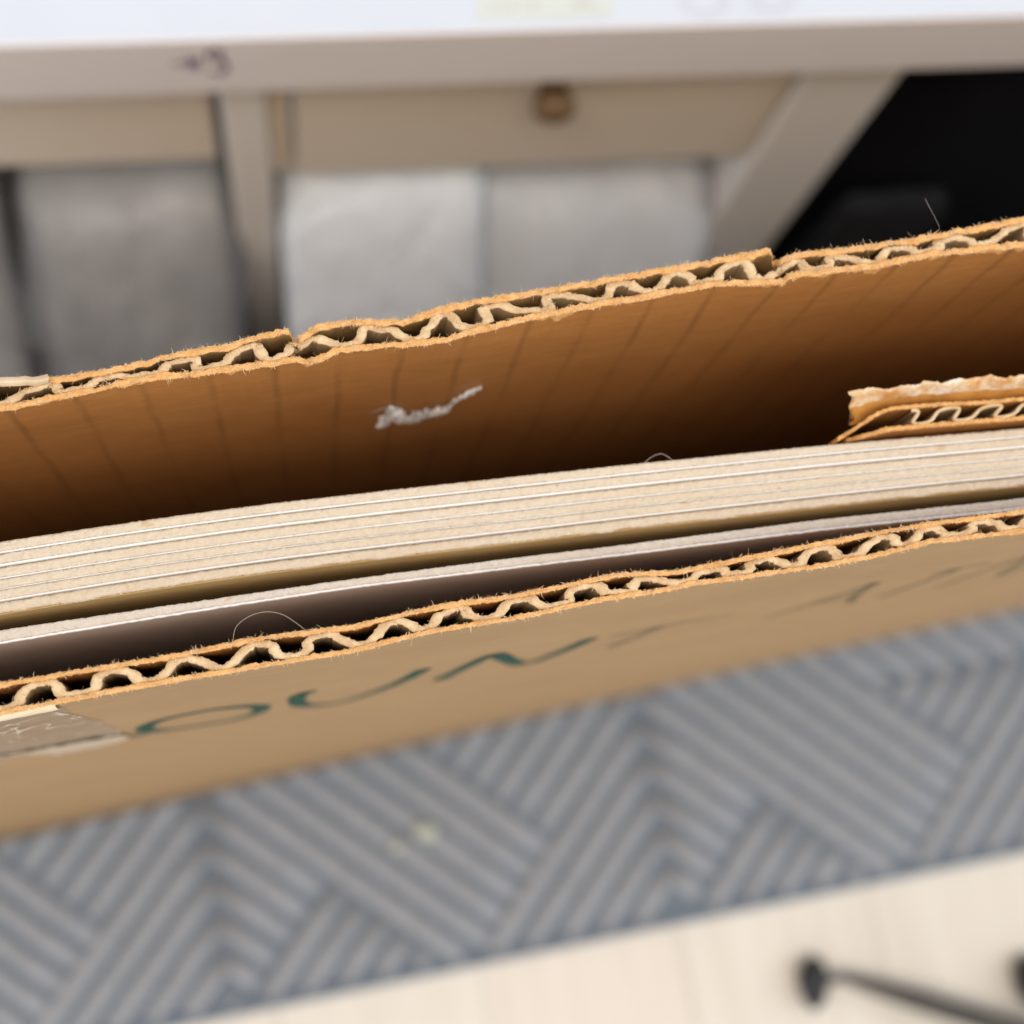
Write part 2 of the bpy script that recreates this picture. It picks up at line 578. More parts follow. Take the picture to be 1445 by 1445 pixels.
def sheet(yf, yb, ztop, zbot, xs, jit_top=0.20, jit_face=0.13, seed=1.0, depths=DEPTHS, ntop=3, wav=1.0, torn=0.0):
    """a sheet standing between the surfaces yf (towards the viewer) and yb, with a rough top edge (material 1)"""
    m = MB()
    rings = []
    for x in xs:
        fine = FLO <= x <= FHI
        zt = ztop(x)
        ring = []
        tj = lambda j: (jit_top * (n1(x * 1.3 * wav, seed, j * 1.7) + 0.8 * n1(x * 3.7 * wav, seed + 2, j * 2.3)) if fine else 0.0)
        zz = [max(zbot, zt - d) for d in depths if zt - d > zbot + 4] + [zbot]
        for d_i, z in list(enumerate(zz))[::-1]:
            e = math.exp(-(zt - z) / 0.5) if fine else 0
            jy = jit_face * e * (n1(x * 1.9 * wav, seed + 4) + 0.9 * n1(x * 3.6 * wav, seed + 5))
            ring.append((x, yf(x, z) + jy, z + (tj(0) - 0.06 if d_i == 0 else 0)))
        ya, yb_ = ring[-1][1], yb(x, zt)
        for j in range(1, ntop + 1):
            t = j / (ntop + 1)
            ring.append((x, lerp(ya, yb_, t), zt + tj(j) + 0.05))
        for d_i, z in enumerate(zz):
            e = math.exp(-(zt - z) / 0.5) if fine else 0
            jy = jit_face * e * (n1(x * 1.9 * wav, seed + 6) + 0.9 * n1(x * 3.6 * wav, seed + 7))
            ring.append((x, yb(x, z) + jy, z + (tj(ntop + 1) - 0.06 if d_i == 0 else 0)))
        rings.append(ring)
    n = len(rings[0])
    nz = (n - ntop) // 2
    base = [p for r in rings for p in r]
    ff, mi = [], []
    for i in range(len(rings) - 1):
        for j in range(n - 1):
            ff.append((i * n + j, (i + 1) * n + j, (i + 1) * n + j + 1, i * n + j + 1))
            xm = rings[i][0][0]
            k_lo = 2 + int(max(0, torn * (n1(xm * 0.23, seed + 20) * 1.7 + n1(xm * 0.9, seed + 21)) * 3.2))
            k_hi = 2 + int(max(0, torn * (n1(xm * 0.23, seed + 22) * 1.7 + n1(xm * 0.9, seed + 23)) * 3.2))
            mi.append(1 if nz - k_lo <= j <= nz + ntop + k_hi - 2 else 0)
        ff.append((i * n + n - 1, (i + 1) * n + n - 1, (i + 1) * n, i * n))
        mi.append(0)
    ff.append(tuple(range(n)))
    mi.append(0)
    ff.append(tuple((len(rings) - 1) * n + j for j in range(n))[::-1])
    mi.append(0)
    m.v = base
    m.f = ff
    m.m = mi
    return m


def fluting(centres, yo, yi, ztop, lt, th, seed, depth=34.0, lean_amt=0.6):
    """the wavy paper between the liners: a thick ribbon running down into the board"""
    cs = list(centres)
    while cs[0] > X0 + 10:
        cs.insert(0, cs[0] - 6.7)
    while cs[-1] < X1 - 10:
        cs.append(cs[-1] + 6.3)
    rj = random.Random(int(seed * 10))
    cs = [c + rj.uniform(-0.55, 0.55) for c in cs]
    pts = []
    for k in range(len(cs) - 1):
        fine = FLO < cs[k] < FHI
        per = 40 if fine else 12
        p = cs[k + 1] - cs[k]
        lean = lean_amt * (n1(k * 3.17 + 0.4, seed) * 2.4)
        sq = 0.02 + 0.75 * n1(k * 2.37 + 0.3, seed + 3)
        lean2 = lean_amt * (n1((k + 1) * 3.17 + 0.4, seed) * 2.4)
        for i in range(per):
            t = i / per
            ph = 2 * math.pi * t
            s = math.cos(ph)
            shp = math.tanh(1.55 * s) / math.tanh(1.55)
            le = lerp(lean, lean2, t)
            xx = cs[k] + p * t + le * 0.9 * s + sq * math.sin(2 * ph) * 0.62
            mid = (yo(xx, ZR) + yi(xx, ZR)) / 2
            half = (yi(xx, ZR) - yo(xx, ZR)) / 2 - lt - th * 0.27 + 0.05
            yy = mid + half * shp
            if fine:
                yy += 0.34 * n1(xx * 0.8, seed + 9, t) * (1 - abs(shp) ** 3)
                xx += 0.32 * n1(yy * 1.3, seed + 8, k * 1.7 + t * 3)
            pts.append((xx, yy))
    m = MB()
    N = len(pts)
    vv, ff, mi = [], [], []
    lev = [0.0, 0.3, 0.9, 2.5, 6, 11, 18, depth]
    for i, (xx, yy) in enumerate(pts):
        a = pts[max(0, i - 1)]
        b = pts[min(N - 1, i + 1)]
        tx, ty = b[0] - a[0], b[1] - a[1]
        l = math.hypot(tx, ty) or 1
        nx, ny = -ty / l, tx / l
        zt = ztop(xx) - 0.12 + 0.30 * n1(i * 0.16, seed + 1) + 0.16 * n1(i * 0.71, seed + 2)
        slope = min(1.0, abs(ty / l) * 1.15)
        tt = th * (0.58 + 0.62 * slope) * (1 + 0.55 * n1(i * 0.27, seed + 5) + 0.42 * n1(i * 0.83, seed + 15))
        m0 = (yo(xx, ZR) + yi(xx, ZR)) / 2
        dm = lambda z: (yo(xx, ZR - z) + yi(xx, ZR - z)) / 2 - m0
        for z in lev[::-1]:
            vv.append((xx + nx * tt / 2, yy + ny * tt / 2 + dm(z), zt - z - (0.08 if z == 0 else 0)))
        vv.append((xx, yy, zt + 0.06 + 0.06 * n1(i * 0.9, seed + 6)))
        for z in lev:
            vv.append((xx - nx * tt / 2, yy - ny * tt / 2 + dm(z), zt - z - (0.08 if z == 0 else 0)))
    n = 2 * len(lev) + 1
    nl = len(lev)
    for i in range(N - 1):
        for j in range(n - 1):
            ff.append((i * n + j, (i + 1) * n + j, (i + 1) * n + j + 1, i * n + j + 1))
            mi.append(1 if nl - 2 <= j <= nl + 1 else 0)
    m.v, m.f, m.m = vv, ff, mi
    return m, pts


def fibres(sources, count, lmin, lmax, rad, seed):
    """loose paper fibres along torn edges; sources give a point and an outward hint"""
    rnd = random.Random(seed)
    m = MB()
    for _ in range(count):
        p, out = rnd.choice(sources)(rnd)
        L = lmin * (lmax / lmin) ** (rnd.random() ** 1.6)
        d = Vector((rnd.gauss(0, 0.7), out * rnd.uniform(0.1, 1.0) + rnd.gauss(0, 0.35), rnd.uniform(-0.15, 1.0))).normalized()
        c = Vector((rnd.gauss(0, 1), rnd.gauss(0, 1), rnd.gauss(0, 0.6))) * L * 0.45
        p = Vector(p)
        q = [p - d * 0.08, p + d * L * 0.35 + c * 0.10, p + d * L * 0.7 + c * 0.40, p + d * L + c * 0.9]
        r = rad * rnd.uniform(0.6, 1.3)
        m.tube(q, [r, r, r * 0.8, r * 0.35], 3, cap=False)
    return m


BO = (90.0, 32.0, 0.0)
box = empty('cardboard_box', (0.09, 0.032, 0.0))
tag(box, 'open brown corrugated cardboard box holding the pale boards', 'box')


def z_front(x):
    return ZR + 0.18 * n1(x * 0.17, 21)


def z_back_in(x):
    z = ZR + 0.25 * n1(x * 0.15, 31)
    z -= 0.9 * math.exp(-((x - 57.15) / 0.25) ** 2)
    z -= 0.7 * math.exp(-((x - 6.2) / 0.5) ** 2)
    return z


def z_back_out(x):
    z = ZR + 0.3 * n1(x * 0.13, 41)
    z -= 2.2 * math.exp(-((x - 5.35) / 0.32) ** 2)
    z += 0.5 * math.exp(-((x - 3.0) / 2.0) ** 2)
    z -= 1.9 * math.exp(-((x - 56.8) / 0.28) ** 2)
    return z


xs = xsamples(X0, X1, FLO, FHI, 0.13, 4.0)


def panel(name, yo, yi, zo, zi, centres, seed, out_is_front, mo, mi_, lean, LT, TH):
    lt_a = lambda x: LT * (1 + 0.45 * n1(x * 0.31, seed + 40) + 0.2 * n1(x * 1.1, seed + 41))
    lt_b = lambda x: LT * (1 + 0.45 * n1(x * 0.31, seed + 43) + 0.2 * n1(x * 1.1, seed + 44))
    root = empty(name)
    root.parent = box
    # yo is the low-y surface, yi the high-y surface
    low = sheet(yo, lambda x, z: yo(x, z) + lt_a(x), zo, 1.0, xs, seed=seed, torn=1.0)
    hi = sheet(lambda x, z: yi(x, z) - lt_b(x), yi, zi, 1.0, xs, seed=seed + 10, torn=1.0)
    nm = ('outer_liner', 'inner_liner') if out_is_front else ('inner_liner', 'outer_liner')
    low.build(nm[0], [mo, M['kraft_edge']], root, origin=BO)
    hi.build(nm[1], [mi_, M['kraft_edge']], root, origin=BO)
    fl, pts = fluting(centres, yo, yi, lambda x: min(zo(x), zi(x)) - 0.05, LT, TH, seed + 3, lean_amt=lean)
    fl.build('fluting', [M['flute_wall'], M['flute']], root, origin=BO)

    def s_low(r):
        x = r.uniform(FLO, FHI)
        t = r.random()
        return (x, yo(x, ZR) + LT * t * 0.9, zo(x) + 0.02), (-1 if t < 0.5 else 0.6)

    def s_hi(r):
        x = r.uniform(FLO, FHI)
        t = r.random()
        return (x, yi(x, ZR) - LT * t * 0.9, zi(x) + 0.02), (1 if t < 0.5 else -0.6)
    vis = [p for p in pts if FLO < p[0] < FHI]

    def s_fl(r):
        p = r.choice(vis)
        return (p[0] + r.uniform(-0.15, 0.15), p[1] + r.uniform(-0.15, 0.15), ZR - 0.15), r.choice((-1, 1))
    m = fibres([s_low, s_hi, s_fl], 13000, 0.10, 0.42, 0.026, seed)
    m2 = fibres([s_low, s_hi, s_fl, s_fl], 500, 0.35, 0.9, 0.012, seed + 1)
    m.add(m2.v, m2.f)
    fb_ = m.build('loose_fibres', M['fibre'], root, origin=BO)
    tag(fb_, kind='stuff')
    return root


FC = [-24.6, -17.4, -10.5, -3.4, 3.2, 10.3, 16.6, 23.3, 30.4, 36.5, 43, 49, 54.5, 60.8, 66.7, 72]
BC = [-21, -13.7, -6.9, -0.1, 7, 13.8, 20, 27, 33.4, 39.7, 46, 52.5, 58.5, 64, 69.8, 77]
front = panel('front_panel', front_out, front_in, z_front, z_front, FC, 3.0, True, M['kraft_out'], M['kraft_in'], 0.6, 0.48, 0.88)
back = panel('back_panel', back_in, back_out, z_back_in, z_back_out, BC, 13.0, False, M['kraft_in'], M['kraft_out'], 1.15, 0.64, 0.84)

# closing ends and foot of the box (outside the picture, they keep the light out)
for xa, xb in ((X0 + 0.2, X0 + 3.0), (X1 - 3.0, X1 - 0.2)):
    m = MB()
    lev = [2.0, 80, 160, 240, 320, ZR - 1]
    vv, ff = [], []
    for z in lev:
        for (xx, yy) in ((xa, front_in(xa, z) + 0.05), (xb, front_in(xb, z) + 0.05), (xb, back_in(xb, z) - 0.05), (xa, back_in(xa, z) - 0.05)):
            vv.append((xx, yy, z))
    for i in range(len(lev) - 1):
        for j in range(4):
            j2 = (j + 1) % 4
            ff.append((i * 4 + j, i * 4 + j2, (i + 1) * 4 + j2, (i + 1) * 4 + j))
    ff += [(3, 2, 1, 0), tuple((len(lev) - 1) * 4 + j for j in range(4))]
    m.add(vv, ff)
    m.build('end_panel', M['kraft_out'], box, smooth=False, origin=BO)
m = MB()
vv, ff = [], []
bx = [X0 + 3.2, 0, 90, 180, X1 - 3.2]
for z in (1.2, 3.6):
    for xx in bx:
        vv += [(xx, front_in(xx, z) + 0.05, z), (xx, back_in(xx, z) - 0.05, z)]
nb = len(bx)
for i in range(nb - 1):
    a = 2 * i
    b = a + 2 * nb
    ff += [(a, a + 1, a + 3, a + 2), (b, b + 2, b + 3, b + 1), (a, a + 2, b + 2, b), (a + 1, b + 1, b + 3, a + 3)]
ff += [(0, 2 * nb, 2 * nb + 1, 1), (2 * nb - 2, 2 * nb - 1, 4 * nb - 1, 4 * nb - 2)]
m.add(vv, ff)
m.build('bottom_panel', M['kraft_out'], box, smooth=False, origin=BO)


# handwriting in green marker on the outside of the front panel
def stroke(m, pts, wdt, off=0.07):
    """a flat ink ribbon following (x, z) points on the front panel"""
    P_ = []
    for i in range(len(pts) - 1):
        p0 = pts[max(0, i - 1)]
        p1, p2 = pts[i], pts[i + 1]
        p3 = pts[min(len(pts) - 1, i + 2)]
        for s in range(8):
            t = s / 8
            P_.append(tuple(0.5 * (2 * p1[c] + (p2[c] - p0[c]) * t + (2 * p0[c] - 5 * p1[c] + 4 * p2[c] - p3[c]) * t * t + (3 * p1[c] - p0[c] - 3 * p2[c] + p3[c]) * t ** 3) for c in (0, 1)))
    P_.append(pts[-1])
    vv, ff = [], []
    n = len(P_)
    for i, (px, pz) in enumerate(P_):
        a, b = P_[max(0, i - 1)], P_[min(n - 1, i + 1)]
        tx, tz = b[0] - a[0], b[1] - a[1]
        l = math.hypot(tx, tz) or 1
        nx, nz = -tz / l, tx / l
        ww = wdt * (1 + 0.15 * n1(px * 0.9, 4, pz * 0.5)) * (0.55 if i in (0, n - 1) else 1.0)
        for sgn in (-0.5, 0.5):
            qx, qz = px + nx * ww * sgn, pz + nz * ww * sgn
            vv.append((qx, front_out(qx, qz) - off, qz))
    for i in range(n - 1):
        ff.append((2 * i, 2 * i + 1, 2 * i + 3, 2 * i + 2))
    m.add(vv, ff)


LETTERS = [
    [[(-60, 320), (-56, 349), (-49, 330), (-42, 350), (-36, 333), (-29.6, 329)], [(-22.9, 330), (-21.3, 326.5)]],
    [[(-9.5, 323), (-14, 324.5), (-18.6, 327.5), (-20.3, 335), (-19.7, 341), (-17, 347), (-11.7, 349), (-7.3, 345), (-5.2, 338), (-6.2, 329), (-9.5, 323.6), (-12.5, 323.8)]],
    [[(1.3, 351), (-0.3, 346), (-0.6, 335), (0.8, 325), (5.0, 320), (10, 327.5), (13.4, 338), (15.4, 350.5)]],
    [[(18.7, 326), (21.3, 342), (23.5, 353.5), (25, 349.5), (28.5, 334), (31.2, 326.5), (34.4, 336), (36.7, 350.5)]],
    [[(39.5, 347.5), (44, 348.8), (48, 350.5), (55, 350.6)], [(45.8, 350.5), (44.5, 341), (42.6, 328)]],
    [[(64.8, 330), (67.5, 339), (70.2, 349), (71.6, 358), (73.2, 345), (76.8, 331)], [(68.5, 341), (74, 342)]],
    [[(78.6, 358.3), (82, 359.6), (86, 359.2)], [(82.3, 359), (81.6, 345), (80.6, 332)]],
    [[(89.2, 332), (90.1, 346), (91.5, 359), (95, 347), (98.6, 332), (100.2, 346), (101.5, 359)]],
]
for li, lt in enumerate(LETTERS):
    m = MB()
    for st in lt:
        stroke(m, st, 2.3 if li < 4 else 1.6)
    m.build('letter', M['ink' if li < 4 else 'ink_dry'], front, origin=BO)


# crumpled packing tape on the front panel, left
def tape_patch():
    m = MB()
    nx_, nz_ = 80, 70
    xa, za, zb = -58.0, 333.0, 390.2
    vv, ff = [], []
    for j in range(nz_ + 1):
        v = j / nz_
        z = lerp(za, zb, v)
        xe = interp([(333, -30), (336, -25.4), (340, -23.0), (346, -22.4), (356, -23.0), (364, -22.5), (372, -23.2), (380, -23.6), (390.2, -23.0)], z) + 0.35 * n1(z * 0.5, 71)
        for i in range(nx_ + 1):
            u = i / nx_
            xx = lerp(xa, xe, u)
            wr = 0.16 + 0.28 * abs(n1(xx * 0.28 + z * 0.05, 72, z * 0.12)) + 0.22 * max(0, n1(xx * 0.7 + z * 0.3, 73, z * 0.10))
            if u > 0.95:
                wr *= 0.6
            zz = z + (1.6 * n1(xx * 0.3, 74) if j == 0 else 0)
            vv.append((xx, front_out(xx, zz) - wr, zz))
    for j in range(nz_):
        for i in range(nx_):
            a = j * (nx_ + 1) + i
            ff.append((a, a + 1, a + nx_ + 2, a + nx_ + 1))
    m.add(vv, ff)
    return m


tp = tape_patch().build('tape', M['tape'], front, origin=BO)
tp['label'] = 'crumpled clear packing tape on the outside of the box'
m = MB()
vv, ff = [], []
for j in range(9):
    v = j / 8
    z = lerp(326.0, 341.0, v)
    xa_, xb_ = lerp(-33.0, -37.0, v) + 1.5 * n1(v * 4, 171), interp([(326, -27), (329, -23.6), (333, -22.6), (338, -23.2), (341, -26)], z)
    for i in range(25):
        xx = lerp(xa_, xb_, i / 24)
        vv.append((xx, front_out(xx, z) - 0.42 - 0.2 * n1(xx * 0.6 + z * 0.25, 172), z))
for j in range(8):
    for i in range(24):
        a = j * 25 + i
        ff.append((a, a + 1, a + 26, a + 25))
m.add(vv, ff)
m.build('tape_corner', M['tape_lobe'], front, origin=BO)
m = MB()
vv, ff = [], []
for i in range(40):
    xx = -58 + i * (58 - 23.3) / 39
    yo_ = front_out(xx, 390.5)
    for (dy, z) in ((-0.22, 388.2), (-0.34, 390.0), (-0.2, 391.2), (0.03, 391.9)):
        vv.append((xx, yo_ + dy + 0.05 * n1(xx, 77, z), z + 0.12 * n1(xx * 1.1, 78)))
for i in range(39):
    for j in range(3):
        a = i * 4 + j
        ff.append((a, a + 4, a + 5, a + 1))
m.add(vv, ff)
m.build('tape_end', M['tape_edge'], front, origin=BO)
# tape folded over the rim of the back panel, left
m = MB()
vv, ff = [], []
for i in range(60):
    xx = -60 + i * (60 - 19.4) / 59
    yb_ = back_out(xx, ZR)
    up = 0.30 * max(0.0, n1(xx * 0.5, 82)) + 0.05
    for (dy, dz) in ((-0.75, -0.05), (-0.6, 0.3), (-0.3, 0.42), (0.12, 0.3), (0.3, -0.6), (0.25, -7.0), (0.25, -16.0)):
        vv.append((xx + 0.5 * n1(dz * 1.3, 83) * (2.2 if i == 59 else (1.2 if i == 58 else 0)), yb_ + dy + 0.08 * n1(xx * 0.8, 84, dz), z_back_out(xx) + dz + up * (1 if dz > -1 else 0)))
for i in range(59):
    for j in range(6):
        a = i * 7 + j
        ff.append((a, a + 7, a + 8, a + 1))
m.add(vv, ff)
m.build('tape', M['tape_lobe'], back, origin=BO)

# ------------------------------------------------------------------ the boards
ZB = 383.0
S_TOP = [(-27.6, 34.11), (-15.1, 33.93), (-2.4, 33.55), (9, 33.0), (27.7, 31.9), (39.6, 31.2), (62, 29.7), (83.4, 27.95), (110, 26.3)]
S_BOT = [(-28.6, 26.72), (-14, 26.6), (-2.4, 26.33), (7.8, 25.87), (22.2, 25.1), (38.2, 24.3), (56, 23.3), (74.3, 22.2), (81.8, 21.6), (110, 20.2)]
B7_T = [(-28.8, 25.05), (-16.5, 24.75), (-3.9, 24.4), (7.5, 24.1), (21.9, 23.5), (37.9, 22.65), (58.7, 21.75), (81.4, 20.2), (110, 19.75)]
B7_B = [(-29, 23.65), (-7.9, 23.43), (7.3, 23.1), (21.7, 22.35), (37.6, 21.5), (59.6, 20.45), (81.1, 18.95), (110, 18.62)]


def smooth_interp(pts, x):
    return (interp(pts, x - 4) + interp(pts, x - 2) + interp(pts, x) + interp(pts, x + 2) + interp(pts, x + 4)) / 5


BX0, BX1 = -140.0, 318.0
bxs = xsamples(BX0, BX1, FLO, FHI, 0.22, 5.0)
BDEP = [0.0, 0.25, 0.7, 1.6, 4, 9, 16, 28, 50, 100, 190, 290]
FRAC = [0.0, 0.168, 0.345, 0.515, 0.672, 0.835, 1.0]
board_labels = ['pale board hindmost of the tight stack, nearest the back panel',
                'second board from the back of the tight stack of boards',
                'third board from the back of the tight stack of boards',
                'fourth board from the back of the tight stack of boards',
                'fifth board from the back, just behind the one with a ragged edge',
                'frontmost board of the tight stack, ragged edge and bare tan face']
bo_ = (90.0, 28.0, 4.0)
for k in range(6):
    root = empty('mount_board', (0.09, 0.028, 0.004))
    tag(root, board_labels[k], 'board', 'boards standing in the cardboard box')

    def yb(x, z, k=k):
        return lerp(smooth_interp(S_TOP, x), smooth_interp(S_BOT, x), FRAC[k]) + shift(x, z) - 0.045 - 0.03 * n1(x * 0.07, 140 + k)

    def yf(x, z, k=k):
        return lerp(smooth_interp(S_TOP, x), smooth_interp(S_BOT, x), FRAC[k + 1]) + shift(x, z) + 0.012
    FT = [0.21, 0.25, 0.17, 0.16, 0.20, 0.10][k]
    dz = [0.1, 0.0, -0.45, -0.25, 0.15, -0.4][k]
    zt = lambda x, k=k, dz=dz: ZB + dz + 0.12 * n1(x * 0.12, 50 + k)
    rag = (lambda x: 0.0)
    if k == 5:
        rag = lambda x: 0.16 * max(0.0, n1(x * 0.22, 63)) * 2.2 + 0.22 * max(0, n1(x * 0.55, 64))
    core = sheet(lambda x, z, yf=yf, FT=FT, k=k, rag=rag: yf(x, z) + FT - (3.0 * rag(x) * math.exp(-(ZB - z) / 0.35) if k == 5 else 0), yb, zt, 5.0, bxs, jit_top=0.11, jit_face=0.05, seed=60 + k * 3, depths=BDEP, ntop=4, wav=1.6)
    core.build('core', [M['backing' if k == 5 else 'core_warm'], M['core_warm']], root, origin=bo_)
    fz = lambda x, k=k, dz=dz: ZB + dz + (0.07 if k != 5 else -0.5) + 0.05 * n1(x * 0.35, 80 + k) - (0.2 * max(0, n1(x * 0.16, 85 + k)) if k in (2, 3) else 0)
    fac = sheet(yf, lambda x, z, yf=yf, FT=FT: yf(x, z) + FT - 0.015, fz, 5.0, bxs, jit_top=0.03, jit_face=0.012, seed=90 + k * 3, depths=BDEP, ntop=1, wav=1.2)
    fac.build('facing' if k != 5 else 'backing_paper', [M['facing' if k != 5 else 'backing']] * 2, root, origin=bo_)

root = empty('mount_board', (0.09, 0.028, 0.004))
tag(root, 'single board with white coated face standing apart in front of the stack', 'board', 'boards standing in the cardboard box')
y7b = lambda x, z: smooth_interp(B7_T, x) + shift(x, z)
y7f = lambda x, z: smooth_interp(B7_B, x) + shift(x, z)
core = sheet(lambda x, z: y7f(x, z) + 0.27, y7b, lambda x: ZB + 0.1 * n1(x * 0.13, 57), 5.0, bxs, jit_top=0.12, jit_face=0.05, seed=81, depths=BDEP, ntop=4, wav=1.6)
core.build('core', [M['core_cool']] * 2, root, origin=bo_)
fac = sheet(y7f, lambda x, z: y7f(x, z) + 0.255, lambda x: ZB + 0.1 + 0.1 * n1(x * 0.13, 57), 5.0, bxs, jit_top=0.05, jit_face=0.05, seed=99, depths=BDEP, ntop=1)
fac.build('facing', [M['facing']] * 2, root, origin=bo_)

# ------------------------------------------------------------------ torn corrugated insert behind the boards, right
ins = empty('torn_cardboard_piece', (0.11, 0.031, 0.005))
tag(ins, 'torn corrugated cardboard piece with peeling whitish paper wedged behind the boards', 'cardboard piece')
IO = (110, 31, 5)
IX1 = 190.0
I_F = [(61.5, 30.0), (64.75, 29.75), (68, 29.75), (75, 29.2), (83, 28.55), (110, 27.0)]      # front liner, viewer side
I_M = [(61.6, 30.2), (63.5, 30.9), (66, 32.0), (68, 32.45), (72, 32.2), (78, 31.5), (84, 31.0), (110, 29.4)]   # middle liner
I_W = [(63.5, 34.5), (66, 34.6), (70, 34.2), (75, 34.05), (79.2, 33.9), (84.1, 33.0), (110, 31.6)]
ZI = 385.0
ixs = xsamples(63.4, IX1, FLO, FHI, 0.15, 3.0)
IDEP = [0.0, 0.25, 0.7, 1.6, 4, 9, 16, 40, 120, 250]
ztI = lambda x: ZI - 0.15 + 0.3 * n1(x * 0.35, 101) - 3.0 * max(0, (66.5 - x) / 3.0)
fl1 = sheet(lambda x, z: interp(I_F, x), lambda x, z: interp(I_F, x) + 0.5, ztI, 6.0, ixs, seed=101, depths=IDEP)
fl1.build('front_liner', [M['kraft_in'], M['kraft_edge']], ins, origin=IO)
ixm = xsamples(61.8, IX1, FLO, FHI, 0.15, 3.0)
ztM = lambda x: ZI + 0.25 * n1(x * 0.4, 104) - 0.9 * max(0, (66.5 - x) / 4.0)
fl2 = sheet(lambda x, z: interp(I_M, x) - 0.45, lambda x, z: interp(I_M, x), ztM, 6.0, ixm, seed=105, depths=IDEP)
fl2.build('middle_liner', [M['kraft_in'], M['kraft_edge']], ins, origin=IO)
# its fluting, leaning and squashed
m = MB()
pts = []
x = 69.5
i = 0
while x < IX1 - 6:
    ph = 2 * math.pi * i / 26
    yl, yh = interp(I_F, x) + 0.6, interp(I_M, x) - 0.65
    s = math.cos(ph)
    s = math.copysign(abs(s) ** 0.8, s)
    pts.append((x + 0.9 * s + 0.42 * math.sin(2 * ph) + 0.5 * n1(x * 0.4, 111), (yl + yh) / 2 + (yh - yl) / 2 * s))
    x += 4.7 / 26
    i += 1
vv, ff, mi = [], [], []
lev = [0.0, 0.4, 1.5, 6, 25]
for i, (xx, yy) in enumerate(pts):
    a, b = pts[max(0, i - 1)], pts[min(len(pts) - 1, i + 1)]
    tx, ty = b[0] - a[0], b[1] - a[1]
    l = math.hypot(tx, ty) or 1
    nx, ny = -ty / l, tx / l
    zt = ZI - 0.2 + 0.15 * n1(i * 0.3, 112)
    for z in lev[::-1]:
        vv.append((xx + nx * 0.17, yy + ny * 0.17, zt - z))
    for z in lev:
        vv.append((xx - nx * 0.17, yy - ny * 0.17, zt - z))
n = 2 * len(lev)
for i in range(len(pts) - 1):
    for j in range(n - 1):
        ff.append((i * n + j, (i + 1) * n + j, (i + 1) * n + j + 1, i * n + j + 1))
        mi.append(1 if 3 <= j <= 5 else 0)
m.v, m.f, m.m = vv, ff, mi
m.build('fluting', [M['flute_wall'], M['flute']], ins, origin=IO)
# the whitish torn ply: a curling flap whose face leans back
m = MB()
vv, ff = [], []
wx = xsamples(63.6, IX1, FLO, FHI, 0.25, 3.0)
NV = 12
for x in wx:
    y0 = interp(I_M, max(x, 65.0)) + 0.12
    y1 = interp(I_W, x) + 0.34 * n1(x * 0.45, 121) + 0.22 * n1(x * 1.3, 122)
    zt = ZI + 0.6 + 0.5 * n1(x * 0.3, 123)
    for th in (0.0, 0.11):
        for j in range(NV):
            t = j / (NV - 1)
            jag = 0.18 * n1(x * 2.6, 124) if j == NV - 1 else 0
            vv.append((x + (0.45 * n1(t * 6, 125) - 0.8 * (1 - t) * -1 if x < 64 else 0), lerp(y0, y1, t ** 0.8) + th + jag, ZI - 3.2 * (1 - t) ** 1.5 + (zt - ZI) * t - th * 0.5 + 0.25 * n1(x * 0.6, 126, t * 2.5)))
n = 2 * NV
for i in range(len(wx) - 1):
    for j in range(NV - 1):
        a = i * n + j
        ff.append((a, a + n, a + n + 1, a + 1))
        ff.append((a + NV, a + NV + 1, a + n + NV + 1, a + n + NV))
    a = i * n + NV - 1
    ff.append((a, a + n, a + n + NV, a + NV))
m.add(vv, ff)
for fi, f_ in enumerate(m.f):
    if f_[0] % n < 5:
        m.m[fi] = 1
wl = m.build('peeled_paper', [M['torn_white'], M['amber']], ins, origin=IO)
wl['label'] = 'whitish peeled paper ply with amber glue'

# ------------------------------------------------------------------ paper scrap, lint and hairs
m = MB()
path = [(14.9, 357.6, 0.7), (15.3, 359.0, 0.9), (15.6, 362, 1.1), (15.9, 366.0, 0.5), (16.3, 363, 1.2), (16.9, 360.2, 1.5), (17.5, 358.4, 1.1), (18.3, 357.9, 1.0), (19.2, 358.6, 1.9), (20.2, 359.2, 1.7), (21, 359.2, 1.2), (22.2, 359.9, 0.9), (22.9, 360.8, 0.6), (23.3, 363.2, 0.5), (23.9, 364.9, 0.3), (25, 366.7, 0.38), (26.4, 369, 0.1)]
vv, ff = [], []
NC = 7
dense = []
for i in range(len(path) - 1):
    for s in range(6):
        t = s / 6
        dense.append(tuple(lerp(path[i][c], path[i + 1][c], t) for c in range(3)))
dense.append(path[-1])
for i, (px, pz, ww) in enumerate(dense):
    a, b = dense[max(0, i - 1)], dense[min(len(dense) - 1, i + 1)]
    tx, tz = b[0] - a[0], (b[1] - a[1]) * 0.35
    l = math.hypot(tx, tz) or 1
    nx, nz = -tz / l, tx / l
    ww *= 1.25 + 1.0 * n1(i * 0.45, 131)
    for j in range(NC):
        u = (j / (NC - 1) - 0.5)
        qx = px + nx * u * ww * 1.1
        qz = pz + nz * u * ww * 2.6
        lift = 0.12 + 0.7 * (0.25 - u * u) * 2 + 0.8 * abs(n1(i * 0.45, 132, j * 0.9))
        vv.append((qx + 0.1 * n1(i * 0.8, 134, j), back_in(qx, qz) - lift, qz + 0.25 * n1(i * 0.9, 133, j)))
for i in range(len(dense) - 1):
    for j in range(NC - 1):
        a = i * NC + j
        ff.append((a, a + 1, a + NC + 1, a + NC))
m.add(vv, ff)
rnd = random.Random(5)
